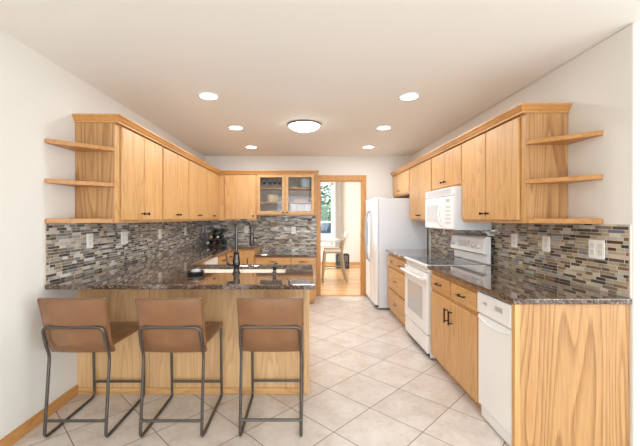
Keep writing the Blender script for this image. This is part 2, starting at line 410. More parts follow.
def bar_handle(face, a, z0, z1, parent, d=.02):
    m = MB()
    for z in (z0+.015, z1-.015): m.tube([fpt(face, a, z, d), fpt(face, a, z, d+.03)], .005, 8)
    m.tube([fpt(face, a, z0, d+.03), fpt(face, a, z1, d+.03)], .0065, 10)
    return m.build('bar_handle', BRONZE, parent, smooth=True)
def door(face, a0, a1, z0, z1, parent, mat=None, name='door'):
    return fb(MB(), face, a0, a1, z0, z1, .0005, .02).build(name, mat or OAK_Z, parent, bevel=.004)

XL, XR, YB, CH, HC = -1.80, 1.855, 6.23, 2.495, .925
CT = .034     # worktop thickness
# ------------------------------------------------------------------ setting
struct(MB().box(XL-.15, 4.6, -4.1, 6.22, -.12, 0).build('floor', FLOOR))
struct(MB().box(-1.6, 3.2, 6.22, 10.55, -.12, .002).build('floor', WOODFLOOR))
struct(MB().box(XL-.15, 4.6, -4.1, 10.55, CH, CH+.12).build('ceiling', CEIL))
struct(MB().box(XL-.12, XL, -4.0, YB+.12, 0, CH).build('wall_left', WALL))
struct(MB().box(XR, XR+.14, 1.975, YB+.12, 0, CH).build('wall_right', WALL, bevel=.012))
struct(MB().box(XR+.12, 4.6, 1.98, 2.1, 0, CH).build('wall_living_front', WALL))
DX0, DX1, DZ = .245, 1.0, 2.06
struct(MB().cells([XL, DX0, DX1, XR], [0, DZ, CH], lambda u, v: not (DX0 < u < DX1 and v < DZ), YB, YB+.12, 'xz').build('wall_back', WALL))
# unseen living room behind the camera, with window openings added for daylight
struct(MB().cells([XL, -1.3, 2.5, 4.6], [0, .4, 2.4, CH], lambda u, v: not (-1.3 < u < 2.5 and .4 < v < 2.4), -4.1, -3.98, 'xz').build('wall_rear', WALL))
struct(MB().cells([-4.0, -2.8, .4, 1.98], [0, .4, 2.4, CH], lambda u, v: not (-2.8 < u < .4 and .4 < v < 2.4), 4.48, 4.6, 'yz').build('wall_living_right', WALL))
# dining room
struct(MB().box(-1.6, -1.48, 6.35, 10.4, 0, CH).build('wall_dining_left', WALL))
struct(MB().box(3.1, 3.2, 6.35, 10.4, 0, CH).build('wall_dining_right', WALL))
WX0, WX1, WZ0, WZ1 = -.6, .80, .60, 2.43
struct(MB().cells([-1.6, WX0, WX1, 3.2], [0, WZ0, WZ1, CH], lambda u, v: not (WX0 < u < WX1 and WZ0 < v < WZ1), 10.4, 10.52, 'xz').build('wall_dining_back', WALL))
wf = MB()
for a, b in ((WX0, WX0+.05), (.06, .11), (WX1-.05, WX1)): wf.box(a, b, 10.40, 10.46, WZ0, WZ1)
wf.box(WX0, WX1, 10.40, 10.46, WZ0, WZ0+.05); wf.box(WX0, WX1, 10.40, 10.46, WZ1-.05, WZ1)
win = struct(wf.build('window_1', TRIMW))
MB().box(WX0+.05, WX1-.05, 10.43, 10.436, WZ0+.05, WZ1-.05).build('pane', GLASS, win)
MB().box(WX0-.06, WX1+.06, 10.33, 10.40, WZ0-.04, WZ0).build('window_sill', TRIMW, win)
# kitchen doorway: jamb + casing
dj = MB().box(DX0, DX0+.018, YB, YB+.12, 0, DZ).box(DX1-.018, DX1, YB, YB+.12, 0, DZ).box(DX0, DX1, YB, YB+.12, DZ-.018, DZ)
d1 = struct(dj.build('door_1', OAK_TRIM))
dc = MB().cells([DX0-.06, DX0+.006, DX1-.006, DX1+.075], [0, DZ-.006, DZ+.09], lambda u, v: not (DX0 < u < DX1 and v < DZ-.006), YB-.018, YB-.0005, 'xz')
dc.build('casing', OAK_TRIM, d1, bevel=.004)
for z in (.25, 1.05, 1.85): MB().box(DX1-.022, DX1-.018, YB+.07, YB+.1, z, z+.09).build('hinge', CHROME, d1)
struct(MB().box(DX0, DX1, 6.20, 6.25, 0, .008).build('trim_1', OAK_TRIM_Y))
struct(MB().box(XL, XL+.014, -3.98, 2.735, 0, .078).build('baseboard_left', OAK_TRIM_Y, bevel=.003))
struct(MB().box(-1.48, 3.1, 10.386, 10.4, 0, .08).build('baseboard_dining', OAK_X))
struct(MB().box(DX1+.08, XR, YB-.014, YB, 0, .078).build('baseboard_back', OAK_X))

# ------------------------------------------------------------------ ceiling lamps
def can_light(x, y, lab):
    t = thing('recessed_light', lab, 'ceiling light', (x, y, CH), 'recessed ceiling lights')
    MB().lathe((x, y, CH), [(.084, -.001), (.098, -.001), (.096, -.007), (.086, -.009)], 32).build('trim_ring', WHITE, t, smooth=True)
    MB().lathe((x, y, CH), [(.0845, -.002), (.083, -.008), (.055, -.013), (.0, -.014)], 32).build('lens', LENS, t, smooth=True)
    l = bpy.data.lights.new('downlight', 'AREA'); l.shape = 'DISK'; l.size = .12; l.energy = 6.5; l.color = (.91, .955, 1)
    o = bpy.data.objects.new('downlight', l); COL.objects.link(o); o.location = (x, y, CH-.02)
for x, y, s in ((-.885, 3.17, 'front left recessed ceiling light, over the peninsula'), (-.86, 4.27, 'middle recessed ceiling light of the left row'), (-.85, 5.42, 'rearmost recessed ceiling light of the left row'),
             (.94, 3.18, 'front right recessed ceiling light, above the right worktop side'), (.95, 4.27, 'middle recessed ceiling light of the right row'), (.97, 5.42, 'rearmost recessed ceiling light of the right row')):
    can_light(x, y, s)
t = thing('dome_light', 'round frosted dome light in the middle of the ceiling', 'ceiling light', (-.02, 4.13, CH))
MB().lathe((-.02, 4.13, CH), [(.10, 0), (.198, -.002), (.202, -.012), (.19, -.02)], 40).build('rim', CHROME, t, smooth=True)
MB().lathe((-.02, 4.13, CH), [(.188, -.016), (.175, -.034), (.14, -.056), (.09, -.072), (.04, -.08), (0, -.082)], 40).build('dome_shade', DOME, t, smooth=True)
MB().lathe((-.02, 4.13, CH-.082), [(.012, .004), (.011, -.008), (.005, -.016)], 12).build('finial', CHROME, t, smooth=True)
l = bpy.data.lights.new('dome_lamp', 'AREA'); l.shape = 'DISK'; l.size = .3; l.energy = 10; l.color = (.91, .955, 1)
o = bpy.data.objects.new('dome_lamp', l); COL.objects.link(o); o.location = (-.02, 4.13, CH-.105)

# ------------------------------------------------------------------ backsplash
BT = .008
def wr(o, lab): return tag(o, lab, 'backsplash')
wr(MB().box(XL+.0005, XL+BT, 2.405, YB-.0005, HC+.001, 1.344).build('mosaic_backsplash', MOS_L), 'grey strip mosaic backsplash on the left wall above the peninsula end')
wr(MB().cells([XL+BT, -.817, .19], [.801, HC+.001, 1.344, 1.432], lambda u, v: (HC < v < 1.344) or u > -.82, YB-BT, YB-.0005, 'xz').build('mosaic_backsplash', MOS_B), 'grey strip mosaic backsplash on the back wall beside the doorway')
wr(MB().box(XR-BT, XR-.0005, 1.995, 5.16, HC+.001, 1.344).build('mosaic_backsplash', MOS_R), 'brown and tan strip mosaic backsplash on the right wall')
struct(MB().box(XL+.0005, XL+.010, 2.393, 2.405, HC+.001, 1.345).build('trim_2', TILETRIM))
struct(MB().box(XR-.010, XR-.0005, 1.985, 1.995, HC+.001, 1.345).build('trim_3', TILETRIM))

# ------------------------------------------------------------------ wall plates
def outlet(face, a, z, w_, n, lab, kind='outlet'):
    t = thing('wall_outlet', lab, 'wall outlet', fpt(face, a, z, 0), 'wall plates on the backsplash')
    fb(MB(), face, a-w_/2, a+w_/2, z-.06, z+.06, .0005, .006).build('cover_plate', PLATE, t, bevel=.002)
    for i in range(n):
        c = a if n == 1 else a+(i-.5)*w_*.5
        for s in (-1, 1):
            fb(MB(), face, c-.017, c+.017, z+s*.021-.016, z+s*.021+.016, .006, .0075).build('socket', SOCKET if kind == 'outlet' else PLATE, t, bevel=.002)
fl, fr, fk = ('x', XL+BT), ('-x', XR-BT), ('-y', YB-BT)
outlet(fl, 2.89, 1.195, .085, 1, 'white outlet on the left wall nearest the open shelves')
outlet(fl, 3.44, 1.19, .125, 2, 'white double outlet on the left wall, second from the open shelves')
outlet(fl, 4.28, 1.19, .08, 1, 'white outlet on the left wall, third from the open shelves')
outlet(fl, 5.18, 1.19, .08, 1, 'white outlet on the left wall, fourth from the open shelves')
outlet(fl, 6.08, 1.19, .08, 1, 'white outlet on the left wall in the corner by the wine rack')
outlet(fk, -1.06, 1.185, .075, 1, 'white outlet on the back wall framed by the faucet loop')
outlet(fk, -.22, 1.17, .075, 1, 'white outlet on the back wall under the glass cabinet')
outlet(fr, 2.215, 1.185, .12, 2, 'large double outlet on the right wall nearest the wall end')
outlet(fr, 2.68, 1.185, .085, 1, 'white outlet on the right wall, middle of three near the shelves')
outlet(fr, 3.09, 1.185, .085, 1, 'white outlet on the right wall beside the range backguard')
outlet(fr, 4.66, 1.235, .07, 1, 'small white outlet below the far end of the microwave')

# ------------------------------------------------------------------ worktops
us = sorted(set([XL+.001, -1.14, -.99, -.18, -.82, .065])); vs = [2.40, 2.93, 3.37, 3.46, 5.575, YB-.001]
def inU(u, v):
    if v < 3.46: return not (-.99 < u < -.18 and 2.93 < v < 3.37)
    if u < -1.14: return True
    return v > 5.575 and u < -.82
tag(MB().cells(us, vs, inU, HC-CT, HC).build('granite_worktop', GRANITE, bevel=.006, seg=3), 'long dark granite worktop over the peninsula, left wall and back corner', 'worktop')
tag(MB().box(-.819, .175, 5.56, YB-.001, .768, .80).build('desk_worktop', GRANITE, bevel=.006, seg=3), 'low granite desk top against the back wall beside the doorway', 'worktop')
tag(MB().box(1.175, XR-.001, 1.98, 3.385, HC-CT, HC).build('granite_worktop', GRANITE, bevel=.006, seg=3), 'granite worktop on the right, between wall end and range', 'worktop')
tag(MB().box(1.175, XR-.001, 4.165, 5.17, HC-CT, HC).build('granite_worktop', GRANITE, bevel=.006, seg=3), 'small granite worktop between range and refrigerator', 'worktop')
UB = HC-CT-.001   # underside where cabinets stop
# ------------------------------------------------------------------ peninsula base
t = thing('peninsula_base', 'pale oak panelled back of the peninsula behind the bar stools', 'cabinet', (-.88, 2.80, 0))
MB().box(XL+.001, .02, 2.758, 2.925, .001, UB).box(XL+.001, .02, 2.925, 3.40, .1, .55).box(XL+.001, -1.08, 2.925, 3.40, .55, UB).box(-.16, .02, 2.925, 3.40, .55, UB).build('carcass', OAK_PEN, t)
for a, b in ((XL+.001, -1.236), (-1.232, -.52), (-.516, -.022)):
    MB().box(a, b, 2.745, 2.7575, .05, UB).build('back_panel', OAK_PEN, t, bevel=.0015)
MB().box(-.02, .028, 2.74, 3.40, .001, UB).build('end_post', OAK_PEN, t, bevel=.002)
MB().box(XL+.001, -.022, 2.738, 2.7575, .001, .049).build('base_strip', OAK_X, t, bevel=.002)
MB().box(XL+.001, -.022, 2.723, 2.744, .845, UB).build('support_rail', OAK_X, t, bevel=.002)
fp = ('y', 3.40)
for a, b in ((-1.10, -.60), (-.597, -.12)):
    dd = door(fp, a, b, .11, .85, t); knob(fp, b-.04 if a < -1 else a+.04, .78, dd)
# ------------------------------------------------------------------ left run bases
t = thing('corner_base_cabinet', 'oak base cabinet in the corner behind the peninsula sink', 'cabinet', (-1.45, 3.75, 0))
MB().box(XL+.001, -1.18, 3.405, 4.02, .001, UB).build('carcass', OAK_Z, t)
t = thing('dishwasher', 'white dishwasher in the left run behind the peninsula', 'dishwasher', (-1.45, 4.33, 0))
MB().box(XL+.001, -1.20, 4.03, 4.63, .001, UB).build('body', WHITE, t)
fL = ('x', -1.20)
fb(MB(), fL, 4.035, 4.625, .1, .74, 0, .03).build('door', WHITE, t, bevel=.006); fb(MB(), fL, 4.035, 4.625, .745, .885, 0, .035).build('control_panel', WHITE, t, bevel=.006)
t = thing('base_cabinet', 'oak base cabinet with drawer in the left run by the wine rack corner', 'cabinet', (-1.45, 5.1, 0))
MB().box(XL+.001, -1.18, 4.64, 5.60, .001, UB).build('carcass', OAK_Z, t)
fL = ('x', -1.18)
for a, b in ((4.66, 5.10), (5.105, 5.54)):
    d_ = door(fL, a, b, .73, .86, t, OAK_Y, 'drawer'); drawer_pull(fL, (a+b)/2, .795, d_)
    d_ = door(fL, a, b, .10, .71, t); knob(fL, b-.04 if a < 5 else a+.04, .65, d_)
t = thing('base_cabinet', 'oak base cabinet facing the camera in the back left corner', 'cabinet', (-1.0, 5.9, 0))
MB().box(-1.178, -.825, 5.62, YB-.001, .001, UB).build('carcass', OAK_Z, t)
fB = ('-y', 5.62); d_ = door(fB, -1.10, -.84, .10, .86, t); bar_handle(fB, -.935, .62, .74, d_)
# desk
t = thing('desk_cabinet', 'low oak desk cabinet with drawers under the glass cabinet', 'cabinet', (-.33, 5.9, 0))
MB().box(-.818, .15, 5.60, YB-.001, .07, .767).box(-.818, .13, 5.66, YB-.001, .001, .07).build('carcass', OAK_Z, t)
fB = ('-y', 5.60)
for a, b in ((-.80, -.25), (-.235, .135)):
    d_ = door(fB, a, b, .63, .75, t, OAK_X, 'drawer'); drawer_pull(fB, (a+b)/2, .69, d_)
    d_ = door(fB, a, b, .09, .61, t); knob(fB, b-.04 if a < -.5 else a+.04, .55, d_)
# ------------------------------------------------------------------ right run bases
FX = 1.22; fR = ('-x', FX)
t = thing('end_panel', 'tall oak end panel closing the right hand counter run', 'panel', (1.53, 2.0, 0))
MB().box(1.205, XR-.001, 2.0, 2.022, .001, UB).build('panel_board', OAK_END, t, bevel=.002)
MB().box(1.195, 1.225, 1.996, 2.03, .001, UB).build('corner_post', OAK_Z, t, bevel=.002)
t = thing('dishwasher', 'narrow white dishwasher at the near end of the right counter', 'dishwasher', (1.5, 2.23, 0))
MB().box(1.235, XR-.01, 2.033, 2.438, .005, UB-.01).build('body', WHITE, t)
fD = ('-x', 1.235)
fb(MB(), fD, 2.036, 2.436, .10, .725, 0, .035).build('door', WHITE, t, bevel=.008)
p_ = fb(MB(), fD, 2.036, 2.436, .732, .875, 0, .042).build('control_panel', WHITE, t, bevel=.008)
fb(MB(), fD, 2.30, 2.345, .805, .822, .042, .0435).build('badge', GREY, p_); fb(MB(), fD, 2.12, 2.20, .80, .83, .042, .0435).build('display', GREY, p_)
m = MB(); m.tube([fpt(fD, 2.05+.38*k/12, .70-.022*math.sin(PI*k/12), .030+.012*math.sin(PI*k/12)) for k in range(13)], .009, 8); m.build('handle', WHITE, t, smooth=True)
fb(MB(), fD, 2.036, 2.436, .01, .092, -.03, .012).build('toe_panel', WHITE, t, bevel=.004)
def base(lab, a0, a1):
    t = thing('base_cabinet', lab, 'cabinet', (1.5, (a0+a1)/2, 0))
    MB().box(FX, XR-.01, a0, a1, .065, UB).box(FX+.05, XR-.01, a0, a1, .001, .065).build('carcass', OAK_Z, t)
    return t
t = base('oak base cabinet with two drawers and two bar-handled doors', 2.445, 3.375)
for a, b in ((2.46, 2.895), (2.925, 3.36)):
    d_ = door(fR, a, b, .722, .852, t, OAK_Y, 'drawer'); drawer_pull(fR, (a+b)/2, .787, d_, mat=BRONZE)
for a, b, h in ((2.46, 2.904, 2.865), (2.908, 3.36, 2.95)):
    d_ = door(fR, a, b, .085, .69, t); bar_handle(fR, h+(.005), .50, .62, d_)
t = base('oak drawer base between the white range and refrigerator', 4.17, 5.15)
for a, b in ((4.185, 4.65), (4.67, 5.135)):
    d_ = door(fR, a, b, .70, .85, t, OAK_Y, 'drawer'); drawer_pull(fR, (a+b)/2, .775, d_, mat=CHROME)
for z0, z1 in ((.395, .675), (.085, .37)):
    d_ = door(fR, 4.185, 5.135, z0, z1, t, OAK_Y, 'drawer'); drawer_pull(fR, 4.66, (z0+z1)/2, d_, mat=CHROME)
# ------------------------------------------------------------------ range
t = thing('range', 'white electric range with glass oven door and tall backguard', 'range', (1.5, 3.77, 0))
Y0, Y1 = 3.39, 4.16
MB().box(1.21, 1.80, Y0, Y1, .02, .905).build('body', WHITE, t, bevel=.004)
MB().box(1.165, 1.76, Y0, Y1, .906, .926).build('cooktop_frame', WHITE, t, bevel=.006)
ck = MB().box(1.20, 1.745, Y0+.02, Y1-.02, .9262, .930).build('cooktop', COOK, t, bevel=.001)
for (x, y, r) in ((1.34, Y0+.2, .095), (1.34, Y1-.2, .075), (1.60, Y0+.2, .075), (1.60, Y1-.2, .095)):
    MB().tube([(x+r*math.cos(2*PI*k/36), y+r*math.sin(2*PI*k/36), .9302) for k in range(36)], .0015, 4, closed=True).build('burner', BURN, ck)
fO = ('-x', 1.21)
od = fb(MB(), fO, Y0+.005, Y1-.005, .245, .84, 0, .035).build('oven_door', WHITE, t, bevel=.008)
fb(MB(), fO, Y0+.13, Y1-.13, .36, .69, .035, .037).build('oven_window', GREYGL, od, bevel=.001)
m = MB(); 
for y in (Y0+.06, Y1-.06): m.box(1.125, 1.176, y-.014, y+.014, .775, .80)
m.tube([(1.128-.008*math.sin(PI*k/10), Y0+.035+(Y1-Y0-.07)*k/10, .788) for k in range(11)], .0135, 10)
m.build('handle', WHITE, od, smooth=True)
fb(MB(), fO, Y0+.005, Y1-.005, .85, .9, 0, .02).build('front_rail', WHITE, t, bevel=.004)
fb(MB(), fO, Y0+.01, Y1-.01, .872, .876, .02, .0215).build('vent_slot', WHITE_D, t)
fb(MB(), fO, Y0+.005, Y1-.005, .06, .23, 0, .03).build('storage_drawer', WHITE, t, bevel=.008)
fb(MB(), fO, Y0+.02, Y1-.02, .02, .055, -.04, -.0).build('kick', WHITE_D, t)
bgp = [(1.768, .932), (1.76, 1.02), (1.715, 1.035), (1.74, 1.185), (1.765, 1.202), (1.80, 1.202), (1.80, .932)]
bgd = MB().prism_ax(bgp, 'y', Y0, Y1).build('backguard', WHITE, t, bevel=.006) 
fG = ('-x', 1.728)
for y in (Y0+.10, Y0+.20, Y1-.09):
    x = 1.728
    m = MB(); m.lathe((x+.004, y, 1.10), [(.03, 0), (.03, .006), (.022, .010), (.019, .030), (.014, .034)], 20, '-x'); k_ = m.build('knob', WHITE, bgd, smooth=True)
    MB().box(x-.032, x-.029, y-.002, y+.002, 1.10, 1.118).build('pointer', WHITE_D, k_)
MB().box(1.722, 1.74, Y0+.30, Y1-.20, 1.075, 1.140).build('clock_panel', FRIDGE_W, bgd, bevel=.002)
MB().box(1.7205, 1.7225, Y0+.36, Y1-.33, 1.095, 1.122).build('display', SOCKET, bgd)
# ------------------------------------------------------------------ refrigerator
t = thing('refrigerator', 'white side by side refrigerator against the back of the right wall', 'refrigerator', (1.45, 5.7, 0))
F0, F1 = 5.26, 6.17
MB().box(1.10, XR-.03, F0, F1, .03, 1.685).build('body', FRIDGE_W, t, bevel=.006)
MB().box(1.12, XR-.2, F0+.03, F1-.03, .001, .03).build('base_frame', WHITE_D, t)
fF = ('-x', 1.095)
def fdoor(a, b, nm):
    pts = []; n = 10
    for k in range(n+1):
        tt = k/n; pts.append((1.055-.014*math.sin(PI*tt)**.7 if 0 < tt < 1 else 1.06, a+(b-a)*tt))
    poly = [(1.095, a), ]+pts+[(1.095, b)]
    return MB().prism(poly, .07, 1.695).build(nm, WHITE, t, bevel=.006)
rd = fdoor(F0+.002, 5.765, 'refrigerator_door'); fz = fdoor(5.775, F1-.002, 'freezer_door')
for dd, y in ((rd, 5.725), (fz, 5.815)):
    m = MB(); m.tube([(1.045, y, .68), (1.015, y, .72), (.995, y, .82), (.985, y, 1.1), (.995, y, 1.38), (1.015, y, 1.47), (1.045, y, 1.51)], [.012, .014, .014, .014, .014, .014, .012], 10); m.build('handle', GREY, dd, smooth=True)
MB().box(1.036, 1.045, 5.88, 6.09, .93, 1.32).build('water_dispenser', GREY, fz, bevel=.004)
MB().box(1.075, 1.10, F0+.01, F1-.01, .02, .062).build('toe_grille', GREY, t)
MB().box(1.05, 1.13, F0+.01, F0+.07, 1.6855, 1.705).box(1.05, 1.13, F1-.07, F1-.01, 1.6855, 1.705).build('hinge_cover', WHITE, t, bevel=.004)
MB().box(1.045, 1.09, F0+.002, F0+.04, .045, .068).build('hinge_foot', BLACK, t)

# ------------------------------------------------------------------ upper cabinets
def upper(face, lab, a0, a1, z0, z1, depth, doors, end=None):
    ax, p = face; sg = -1 if ax[0] == '-' else 1
    t = thing('wall_cabinet', lab, 'cabinet', fpt(face, (a0+a1)/2, z0, -depth/2))
    fb(MB(), face, a0, a1, z0, z1, -depth, 0).build('carcass', OAK_Z, t, bevel=.0015)
    for (a, b, k) in doors:
        d_ = door(face, a+.003, b-.003, z0+.022, z1-.024, t)
        if k is not None: knob(face, k, z0+.022+.055, d_)
    return t
UT = 2.138; UZ = 1.346
fUL = ('x', -1.49); DL = 1.49+XL; 
upper(fUL, 'oak wall cabinet on the left wall next to the open shelves', 2.72, 3.595, UZ, UT, .299, ((2.795, 3.172, 3.13), (3.178, 3.575, 3.22)))
upper(fUL, 'oak wall cabinet, second on the left wall from the open shelves', 3.596, 4.385, UZ, UT, .299, ((3.61, 3.988, 3.95), (3.994, 4.37, 4.035)))
upper(fUL, 'oak wall cabinet, third on the left wall from the open shelves', 4.386, 5.20, UZ, UT, .299, ((4.40, 4.79, 4.75), (4.796, 5.185, 4.835)))
upper(fUL, 'oak wall cabinet at the far end of the left wall', 5.201, 5.899, UZ, UT, .299, ((5.215, 5.54, 5.50), (5.546, 5.87, 5.585)))
fUB = ('-y', 5.90)
t = upper(fUB, 'solid door oak cabinet on the back wall beside the glass cabinet', -1.488, -.838, UZ, UT, .329, ((-1.375, -.85, -.89),))
# glass-door cabinet
GX0, GX1, GZ0 = -.836, .175, 1.434
t = thing('glass_front_cabinet', 'oak cabinet with two glass doors on the back wall', 'cabinet', ((GX0+GX1)/2, 6.06, GZ0))
MB().box(GX0, GX0+.02, 5.90, 6.229, GZ0, UT).box(GX1-.02, GX1, 5.90, 6.229, GZ0, UT).box(GX0+.02, GX1-.02, 5.90, 6.229, GZ0, GZ0+.02).box(GX0+.02, GX1-.02, 5.90, 6.229, UT-.02, UT).box(-.375, -.325, 5.90, 5.92, GZ0+.02, UT-.02).build('carcass', OAK_X, t)
INB = plain('cabinet_back', (190, 180, 170), .5, noise=.3)
MB().box(GX0+.02, GX1-.02, 6.215, 6.228, GZ0+.02, UT-.02).build('back_board', INB, t)
for z in (1.64, 1.885): MB().box(GX0+.021, GX1-.021, 5.93, 6.214, z, z+.018).build('shelf', OAK_X, t)
for a, b, k in ((GX0+.012, -.352, -.385), (-.348, GX1-.03, -.315)):
    z0, z1 = GZ0+.018, UT-.012; w_ = .052
    d_ = MB().cells([a, a+w_, b-w_, b], [z0, z0+w_, z1-w_, z1], lambda u, v, a=a, b=b, z0=z0, z1=z1: not (a+w_ < u < b-w_ and z0+w_ < v < z1-w_), 5.88, 5.8995, 'xz').build('glass_door', OAK_X, t, bevel=.003)
    MB().box(a+w_, b-w_, 5.889, 5.892, z0+w_, z1-w_).build('pane', GLASS, d_)
    knob(fUB, k, z0+.03, d_)
fUR = ('-x', 1.555)
upper(fUR, 'oak wall cabinet on the right wall next to the open shelves', 2.47, 3.455, UZ, UT, .299, ((2.53, 2.983, 2.94), (2.989, 3.445, 3.03)))
upper(fUR, 'short oak wall cabinet above the microwave', 3.457, 4.275, 1.705, UT, .299, ((3.465, 3.872, 3.835), (3.878, 4.265, 3.92)))
upper(fUR, 'tall oak wall cabinet between microwave and refrigerator', 4.277, 5.19, UZ, UT, .299, ((4.29, 4.735, 4.69), (4.741, 5.18, 4.79)))
upper(fUR, 'short oak wall cabinet above the refrigerator', 5.192, 6.20, 1.755, UT, .299, ((5.21, 6.18, 5.74),))
CR = [(.0005, UT-.012), (.010, UT-.012), (.011, UT+.0), (.020, UT+.010), (.031, UT+.028), (.040, UT+.036), (.040, UT+.047), (-.02, UT+.047), (-.02, UT+.0005), (.0005, UT+.0005)]
tag(MB().sweep([(XL+.001, 2.72), (-1.47, 2.72), (-1.47, 5.88), (GX1, 5.88), (GX1, YB-.002)], CR).build('crown_moulding', OAK_TRIM_Y), 'oak crown moulding along the left and back wall cabinets', 'moulding')
tag(MB().sweep([(1.535, YB-.02), (1.535, 2.47), (XR-.001, 2.47)], CR).build('crown_moulding', OAK_TRIM_Y), 'oak crown moulding along the right wall cabinets', 'moulding')

# open corner shelves
def corner_shelves(side):
    if side == 'l':
        poly = [(XL+.001, 2.40), (XL+.02, 2.40), (-1.49, 2.69), (-1.49, 2.716), (XL+.001, 2.716)]; nm = 'left'
    else:
        poly = [(XR-.001, 2.175), (XR-.02, 2.175), (1.555, 2.44), (1.555, 2.466), (XR-.001, 2.466)]; nm = 'right'
    for z0, z1, wd in ((UZ, UZ+.034, 'bottom'), (1.625, 1.655, 'middle'), (1.90, 1.93, 'top')):
        tag(MB().prism(poly, z0, z1).build('corner_shelf', OAK_SHX, bevel=.003, origin=(poly[0][0], 2.4, z0)), f'{wd} open oak corner shelf on the {nm} wall', 'shelf', f'open corner shelves on the {nm} wall')
corner_shelves('l'); corner_shelves('r')
for o in list(COL.objects):
    if o.type == 'EMPTY' and 'next to the open shelves' in o.get('label', ''):
        if 'left' in o['label']: MB().box(XL+.002, -1.492, 2.7165, 2.7199, UZ+.001, UT-.013).build('end_panel', OAK_END, o)
        else: MB().box(1.557, XR-.002, 2.4665, 2.4699, UZ+.001, UT-.013).build('end_panel', OAK_END, o)

# ------------------------------------------------------------------ microwave
t = thing('microwave', 'white over-the-range microwave under the short wall cabinet', 'microwave', (1.65, 3.87, 1.27))
M0, M1, MZ0, MZ1 = 3.46, 4.25, 1.265, 1.70
MB().box(1.48, XR-.012, M0, M1, MZ0, MZ1).build('body', FRIDGE_W, t, bevel=.004)
fM = ('-x', 1.48)
v_ = fb(MB(), fM, M0+.001, M1-.001, 1.615, 1.698, 0, .025).build('vent_panel', WHITE, t, bevel=.005)
m = MB()
for k in range(7): fb(m, fM, M0+.05, M1-.05, 1.63+k*.009, 1.633+k*.009, .025, .027)
m.build('vent_louvre', GREY, v_)
d_ = fb(MB(), fM, 3.69, M1-.001, MZ0+.005, 1.61, 0, .03).build('door', WHITE, t, bevel=.006)
fb(MB(), fM, 3.79, M1-.08, 1.34, 1.53, .03, .0315).build('window', GREYGL, d_, bevel=.001)
m = MB(); m.tube([(1.45, 3.735, 1.30), (1.425, 3.735, 1.335), (1.415, 3.735, 1.43), (1.425, 3.735, 1.54), (1.45, 3.735, 1.58)], .010, 10); m.build('handle', WHITE, d_, smooth=True)
c_ = fb(MB(), fM, M0+.001, 3.685, MZ0+.005, 1.61, 0, .028).build('control_panel', WHITE, t, bevel=.006)
fb(MB(), fM, 3.53, 3.62, 1.55, 1.58, .028, .0295).build('display', GREY, c_)
for i in range(5):
    for j in range(3): fb(MB(), fM, 3.515+j*.04, 3.543+j*.04, 1.33+i*.04, 1.345+i*.04, .028, .0290).build('button', GREY, c_)
MB().box(1.55, 1.75, 3.55, 4.15, MZ0-.004, MZ0).build('under_grille', GREY, t)

# ------------------------------------------------------------------ sink, faucet and things on the peninsula
t = thing('sink', 'white undermount double sink set in the peninsula worktop', 'sink', (-.63, 3.1, .72))
SX0, SX1, SY0, SY1 = -.992, -.178, 2.928, 3.372
def bowl(a, b, nm):
    MB().cells([a-.0, a+.012, b-.012, b], [SY0, SY0+.012, SY1-.012, SY1], lambda u, v: not (a+.012 < u < b-.012 and SY0+.012 < v < SY1-.012), .70, UB-.001, 'xy').box(a, b, SY0, SY1, .69, .70).build(nm, SINKW, t)
bowl(SX0, -.60, 'bowl'); bowl(-.598, SX1, 'bowl')
fx, fy = -.575, 2.885
t = thing('faucet', 'dark bronze gooseneck pull-down faucet on the peninsula', 'faucet', (fx, fy, HC))
MB().lathe((fx, fy, HC), [(.033, 0), (.033, .006), (.028, .012), (.024, .03), (.024, .045), (.029, .06), (.031, .09), (.029, .12), (.023, .15), (.021, .165), (.024, .17), (.024, .18), (.016, .186)], 24).build('faucet_body', FAUCET, t, smooth=True)
dx, dy = .86, .51
R = .068; pts = [(fx, fy, HC+.18), (fx, fy, HC+.37)]
for k in range(1, 13):
    a = PI*k/12; pts.append((fx+dx*(R-R*math.cos(a)), fy+dy*(R-R*math.cos(a)), HC+.37+R*math.sin(a)))
ex, ey = fx+dx*2*R, fy+dy*2*R; pts.append((ex, ey, HC+.33))
MB().tube(pts, .0138, 14).build('spout', FAUCET, t, smooth=True)
MB().tube([(ex, ey, HC+.335), (ex, ey, HC+.325), (ex, ey, HC+.30), (ex, ey, HC+.24), (ex, ey, HC+.225)], [.014, .018, .018, .022, .018], 16).build('spray_head', FAUCET, t, smooth=True)
m = MB(); m.tube([(fx-.02, fy, HC+.075), (fx-.06, fy, HC+.078), (fx-.075, fy, HC+.08)], [.014, .014, .012], 12); m.tube([(fx-.07, fy, HC+.075), (fx-.078, fy, HC+.11), (fx-.085, fy-.005, HC+.165)], [.008, .007, .006], 10)
m.build('lever', FAUCET, t, smooth=True)
sx, sy = -.26, 2.89
t = thing('soap_dispenser', 'small dark bronze soap dispenser right of the faucet', 'soap dispenser', (sx, sy, HC))
MB().lathe((sx, sy, HC), [(.022, 0), (.022, .006), (.014, .012), (.013, .03), (.018, .036), (.018, .06), (.010, .064)], 20).build('base_collar', FAUCET, t, smooth=True)
MB().tube([(sx, sy, HC+.062), (sx, sy, HC+.075), (sx+.01, sy+.02, HC+.08), (sx+.02, sy+.05, HC+.074)], [.010, .010, .007, .005], 10).build('spout', FAUCET, t, smooth=True)
bx_, by_ = -.885, 2.80
t = thing('scrubber_dish', 'small black dish with a pale scrubber left of the sink', 'dish', (bx_, by_, HC))
MB().lathe((bx_, by_, HC), [(.055, .0005), (.066, .008), (.070, .032), (.066, .034), (.058, .014), (0, .010)], 28).build('dish_bowl', BLACK, t, smooth=True)
MB().lathe((bx_, by_, HC+.014), [(.030, 0), (.040, .012), (.036, .028), (.018, .036), (0, .037)], 18).build('scrubber', GREY, t, smooth=True)

